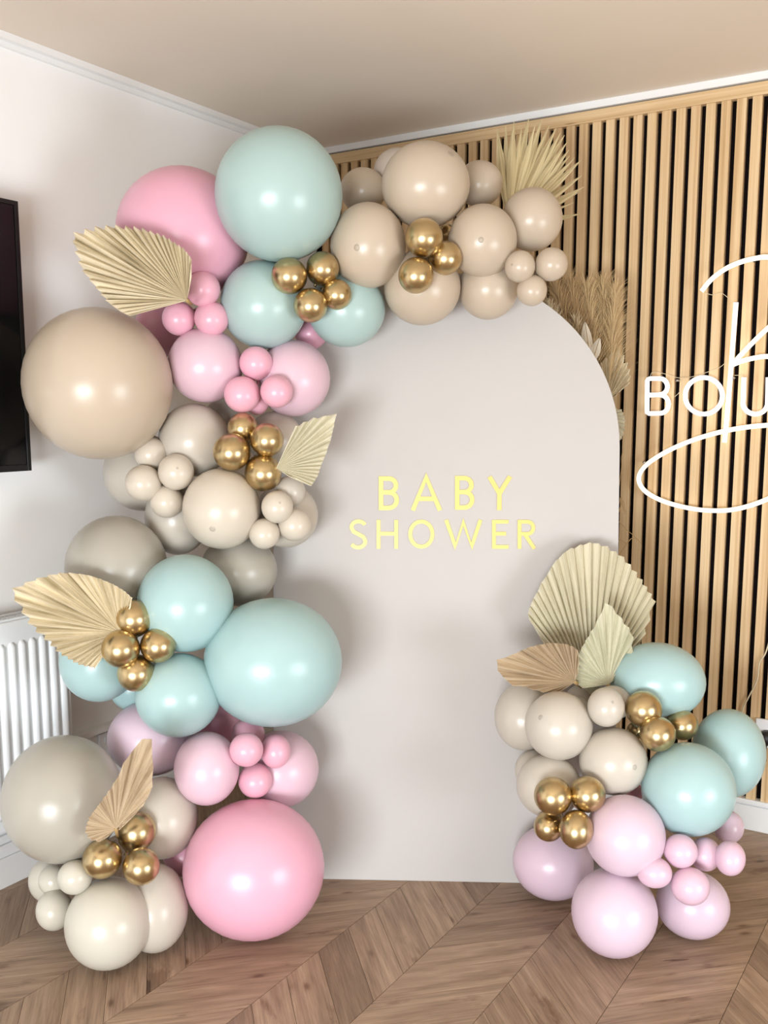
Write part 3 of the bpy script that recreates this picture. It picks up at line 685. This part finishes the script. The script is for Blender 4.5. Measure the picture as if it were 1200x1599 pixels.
# ------------------------------------------------------------------ dried palm leaves
def pleated(name, base, outline, depth, tipdepth, mt, N, label, amp=.012, stem=.12, bow=.02, group='dried palm leaves in the garlands', tooth=.014):
    """folded palm spear: base and outline given on the photograph, standing depth metres deep; pleats fan out from the base"""
    bx, by = base; B0 = at(bx, by, depth)
    ang = [math.atan2(y-by, x-bx) for x, y in outline]
    for i in range(1, len(ang)):              # unwrap
        while ang[i]-ang[i-1] > math.pi: ang[i] -= 2*math.pi
        while ang[i]-ang[i-1] < -math.pi: ang[i] += 2*math.pi
    far = max(math.hypot(x-bx, y-by) for x, y in outline)
    def bound(a):
        best = None
        for i in range(len(outline)-1):
            a0, a1 = ang[i], ang[i+1]
            if (a0-a)*(a1-a) <= 1e-12 and abs(a1-a0) > 1e-9:
                (x0, y0), (x1, y1) = outline[i], outline[i+1]
                ux, uy = math.cos(a), math.sin(a)
                den = ux*(y1-y0)-uy*(x1-x0)
                if abs(den) < 1e-9: continue
                t = ((x0-bx)*(y1-y0)-(y0-by)*(x1-x0))/den
                if t > 0 and (best is None or t > best): best = t
        return best or far*.3
    mb = MB(); uvs = []; K = 7; Mr = 2*N
    for i in range(Mr+1):
        a = ang[0]+(ang[-1]-ang[0])*i/Mr
        L = bound(min(max(a, min(ang)+1e-6), max(ang)-1e-6))*(1-(tooth*random.uniform(.4, 1.6) if i % 2 else 0))
        for k in range(K+1):
            t = k/K; x, y = bx+math.cos(a)*L*t, by+math.sin(a)*L*t
            d = depth+(tipdepth-depth)*(L*t/far)+bow*math.sin(math.pi*t)*.5
            p = at(x, y, d)
            d2 = (amp if i % 2 else -amp)*min(1, L*t/far*1.6)
            p += FWD*d2
            mb.v.append(tuple(p-B0)); uvs.append((t*L/far, i/Mr*1.2))
    for i in range(Mr):
        for k in range(K):
            q = i*(K+1)+k; mb.f.append((q, q+K+1, q+K+2, q+1))
    root = tag(empty(name, B0), label, 'leaf', group)
    me = mb.mesh('blade'); ul = me.uv_layers.new(name='UVMap')
    for lp in me.loops: ul.data[lp.index].uv = uvs[lp.vertex_index]
    o = link('blade', me, mt, root); sm = o.modifiers.new('thickness', 'SOLIDIFY'); sm.thickness = .0012; sm.offset = 0
    mid = (ang[0]+ang[-1])/2
    e = at(bx-math.cos(mid)*stem*260, by-math.sin(mid)*stem*260, depth+.09)-B0
    mb = MB(); mb.tube([V((0, 0, 0)), e*.5, e], [.005, .004, .0035], 8); mb.build('stem', M_stem, root, True)
    return root
pleated('palm_leaf', (292, 469), [(298, 440), (300, 405), (287, 388), (257, 369), (217, 356), (177, 353), (145, 356), (113, 366), (120, 400), (130, 424), (150, 449), (167, 471), (187, 486), (213, 499), (243, 488), (268, 476)],
        2.385, 2.33, M_palm, 30, 'large dried tan palm leaf at the upper left, over the rose pink balloon', .012, .035)
pleated('palm_leaf', (432, 731), [(441, 712), (442, 678), (458, 668), (475, 660), (490, 653), (505, 651), (527, 644), (520, 676), (512, 703), (504, 722), (497, 743), (486, 760), (470, 752), (452, 744)],
        2.52, 2.46, M_palm_pale, 17, 'small dried palm leaf right of the middle gold cluster, over the arch board', .01, .06)
pleated('palm_leaf', (188, 987), [(200, 968), (207, 934), (194, 922), (177, 912), (160, 905), (140, 898), (120, 895), (100, 893), (76, 898), (51, 905), (16, 921), (30, 946), (47, 974), (58, 986), (70, 996), (93, 1020), (121, 1037), (149, 1044), (161, 1032), (172, 1010)],
        2.40, 2.36, M_palm, 32, 'large dried tan palm leaf at the left edge above the radiator', .012)
pleated('palm_leaf', (181, 1294), [(186, 1296), (202, 1281), (225, 1257), (238, 1232), (240, 1190), (236, 1150), (219, 1154), (206, 1172), (197, 1186), (188, 1203), (180, 1221), (168, 1238), (157, 1253), (148, 1265), (139, 1276), (133, 1298), (140, 1311), (157, 1315), (170, 1305)],
        2.27, 2.20, M_palm_brown, 26, 'narrow dried tan palm leaf standing up at the bottom left above the gold trio', .009, .05)
pleated('palm_leaf', (924, 1085), [(852, 1008), (822, 960), (832, 936), (843, 914), (856, 893), (870, 871), (883, 861), (897, 852), (924, 846), (947, 852), (974, 870), (988, 886), (1001, 903), (1012, 920), (1023, 937), (1014, 968), (1004, 1000), (985, 1030)],
        2.62, 2.70, M_palm_pale, 26, 'large round pale palm fan at the top of the right-hand cluster, edge over the slats', .013)
pleated('palm_leaf', (950, 1069), [(910, 1074), (899, 1067), (897, 1045), (905, 1018), (916, 998), (928, 979), (938, 958), (948, 938), (962, 954), (976, 972), (989, 989), (988, 1020), (975, 1050)],
        2.56, 2.57, M_palm_green, 18, 'pointed pale green palm leaf in front of the large round fan', .01, .06)
pleated('palm_leaf', (898, 1065), [(903, 1050), (905, 1018), (897, 1010), (886, 1006), (872, 1004), (855, 1004), (836, 1008), (817, 1014), (797, 1024), (774, 1031), (786, 1036), (771, 1041), (782, 1052), (796, 1069), (820, 1073), (845, 1080), (868, 1084)],
        2.53, 2.50, M_palm_brown, 19, 'brown dried palm leaf pointing left over the arch board above the stone beige balloons', .011, .05)
# folded fan behind the right edge of the arch
def behind(name, *a, **k): return pleated(name, *a, group='dried foliage behind the arch board', **k)
r = behind('palm_leaf', (949, 626), [(925, 590), (939, 564), (952, 553), (965, 543), (975, 556), (984, 577), (985, 590), (983, 599), (972, 608), (962, 618)], 2.93, 2.95, M_palm, 12, 'small folded palm fan poking out behind the right curve of the arch board', amp=.009, stem=.4, tooth=.05)
r = behind('palm_leaf', (938, 650), [(962, 638), (972, 640), (977, 655), (976, 668), (974, 680), (968, 690), (955, 688)], 2.93, 2.95, M_palm_pale, 10, 'edge of a second palm fan just below the folded one at the arch board side', amp=.006, stem=.4)

# spiky fan palm at the top right, each leaflet its own part
fb = at(796, 352, 2.80)
fan = tag(empty('fan_palm', fb), 'spiky dried fan palm spreading above the top right nude balloon', 'leaf')
TIPS = [(777, 203, 12), (790, 197, 9), (803, 190, 12), (815, 200, 9), (826, 185, 12), (836, 196, 9), (847, 186, 12), (858, 196, 10), (869, 200, 11), (876, 207, 10), (882, 211, 11), (886, 222, 9), (889, 234, 11), (890, 243, 8), (898, 246, 8), (908, 250, 10), (898, 262, 7), (909, 274, 9), (912, 292, 9), (908, 298, 8), (897, 316, 5), (906, 334, 8), (788, 222, 8)]
for i, (x, y, w) in enumerate(TIPS):
    d1 = 2.80+.05+.012*math.sin(i*2.1)
    tp = at(x, y, d1)-fb; L = tp.length; t = tp.normalized(); sd = t.cross(FWD).normalized(); hw = w*.62*2.8/FPX
    mb = MB(); uvs = []
    for k in range(9):
        f = k/8; c = tp*f + FWD*(.012*math.sin(math.pi*f))
        ww = hw*(min(1, .25+f*1.5) if f < .62 else max(.03, 1-((f-.62)/.38)**1.3))
        twist = .35*math.sin(i*1.7)
        s2 = (sd*math.cos(twist)+FWD*math.sin(twist))
        for sgn, off in ((-1, .0), (0, 1), (1, .0)):
            mb.v.append(tuple(c+s2*ww*sgn-FWD*off*ww*.7)); uvs.append((f*L*2, .03*sgn+i))
    for k in range(8):
        for c in range(2): q = k*3+c; mb.f.append((q, q+1, q+4, q+3))
    me = mb.mesh('leaflet'); ul = me.uv_layers.new(name='UVMap')
    for lp in me.loops: ul.data[lp.index].uv = uvs[lp.vertex_index]
    o = link('leaflet', me, M_palm_fan, fan); sm = o.modifiers.new('thickness', 'SOLIDIFY'); sm.thickness = .001; sm.offset = 0
mb = MB(); mb.tube([V((0, 0, 0)), at(786, 400, 2.82)-fb, at(776, 450, 2.86)-fb], [.006, .005, .004], 8); mb.build('stem', M_stem, fan, True)

# ------------------------------------------------------------------ pampas and twigs behind the board
def plume(base, tip, depth, width, n, mt, label, seed, bend=0):
    rg = random.Random(seed)
    p0, p1 = at(*base, depth), at(*tip, depth+.04)
    ft = V((p0.x+.02, p0.y+.03, 0)); root = tag(empty('pampas_plume', ft), label, 'dried grass', 'pampas plumes behind the arch board')
    ax = (p1-p0); L = ax.length; t = ax.normalized(); sd = t.cross(FWD).normalized()
    def spine(f): return p0+ax*f+sd*bend*f*f
    mb = MB()
    for i in range(n):
        f = rg.random()**.85; a = rg.random()*2*math.pi
        o = spine(f*.9); rad = (sd*math.cos(a)+FWD*math.sin(a))
        ln = width*(.55+.9*rg.random())*(1.15-f*.55)
        d = (t*(.8+.6*rg.random())+rad*(.25+.75*rg.random())).normalized()
        q1 = o+d*ln*.5; q2 = o+d*ln+V((0, 0, -1))*ln*.12*rg.random()+rad*ln*.15
        w = (rad.cross(t)).normalized()*(.0008+.0008*rg.random())
        k = len(mb.v); mb.v += [tuple(v-ft) for v in (o-w, o+w, q1+w*.8, q1-w*.8, q2)]
        mb.f += [(k, k+1, k+2, k+3), (k+3, k+2, k+4)]
    o = mb.build('fluff', mt, root); o['kind'] = 'stuff'
    mb = MB(); mb.tube([v-ft for v in (ft, p0, spine(.5), spine(.95))], [.003, .0025, .0018, .0008], 6); mb.build('stem', M_stem, root, True)
plume((895, 560), (866, 440), 2.93, .075, 1500, M_pampas_dark, 'dark pampas plume nearest the small nude trio, behind the arch curve', 1)
plume((918, 580), (888, 432), 2.95, .08, 1700, M_pampas_dark, 'dark pampas plume second from the left behind the arch curve', 2)
plume((930, 590), (915, 436), 2.97, .085, 1700, M_pampas, 'tall brown pampas plume in the middle behind the arch curve', 3)
plume((944, 600), (942, 428), 2.99, .085, 1700, M_pampas, 'tall golden pampas plume right of the middle behind the arch curve', 4)
plume((952, 610), (962, 440), 2.96, .08, 1600, M_pampas, 'golden pampas plume farthest right with loose strands over the slats', 5)
plume((890, 560), (855, 470), 2.88, .05, 1000, M_pampas_pale, 'short pale pampas plume lying along the arch curve', 6)
plume((922, 590), (896, 492), 2.89, .05, 900, M_pampas_pale, 'short pale pampas plume just above the two bleached leaves', 7)
def simple_leaf(base, tip, w, depth, label):
    p0, p1 = at(*base, depth), at(*tip, depth+.01); ax = p1-p0; L = ax.length; t = ax.normalized(); sd = t.cross(FWD).normalized(); hw = w*.5*depth/FPX
    root = tag(empty('bleached_leaf', p0), label, 'leaf', 'bleached leaves behind the arch board')
    mb = MB()
    for k in range(11):
        f = k/10; ww = hw*math.sin(math.pi*min(1, f*.92+.06))**.8; c = ax*f+FWD*.01*math.sin(math.pi*f)
        for s_ in (-1, 0, 1): mb.v.append(tuple(c+sd*ww*s_+FWD*(.35*ww if s_ == 0 else 0)))
    for k in range(10):
        for c in range(2): q = k*3+c; mb.f.append((q, q+1, q+4, q+3))
    o = mb.build('blade', M_palelf, root, True); sm = o.modifiers.new('thickness', 'SOLIDIFY'); sm.thickness = .001
    ft = V((p0.x, p0.y+.06, 0))
    mb = MB(); mb.tube([v-p0 for v in (p1, p0, (p0+ft)*.5+V((0, .02, 0)), ft)], [.0008, .0012, .0015, .002], 6); mb.build('stem', M_stem, root, True)
simple_leaf((922, 556), (914, 503), 17, 2.87, 'upper bleached oval leaf standing behind the arch curve')
simple_leaf((926, 564), (937, 528), 16, 2.865, 'lower bleached oval leaf beside the folded palm fan')
# thin twigs right of the board
tw = at(968, 830, 2.96); tw.z = 0
twig = tag(empty('dried_twig', tw), 'wispy dried twig with thin curved tips right of the arch board', 'dried grass')
for P in ([(955, 840), (972, 784), (976, 795), (979, 800)], [(955, 850), (969, 778), (973, 792), (977, 803)], [(950, 860), (962, 815), (980, 828), (998, 843)], [(955, 900), (966, 846), (978, 848), (985, 843)], [(960, 880), (985, 842), (1000, 846), (1003, 858)], [(955, 840), (970, 740), (971, 715), (974, 700)]):
    pts = spline([at(x, y, 2.95) for x, y in P], 6)
    mb = MB(); mb.tube(rel(pts, tw), [.0014-.0008*i/(len(pts)-1) for i in range(len(pts))], 6); mb.build('strand', M_stem, twig, True)
q = at(957, 860, 2.95); mb = MB(); mb.tube(rel([q, V((tw.x, tw.y, 0))], tw), .002, 6); mb.build('stem', M_stem, twig, True)
bpy.context.view_layer.update()
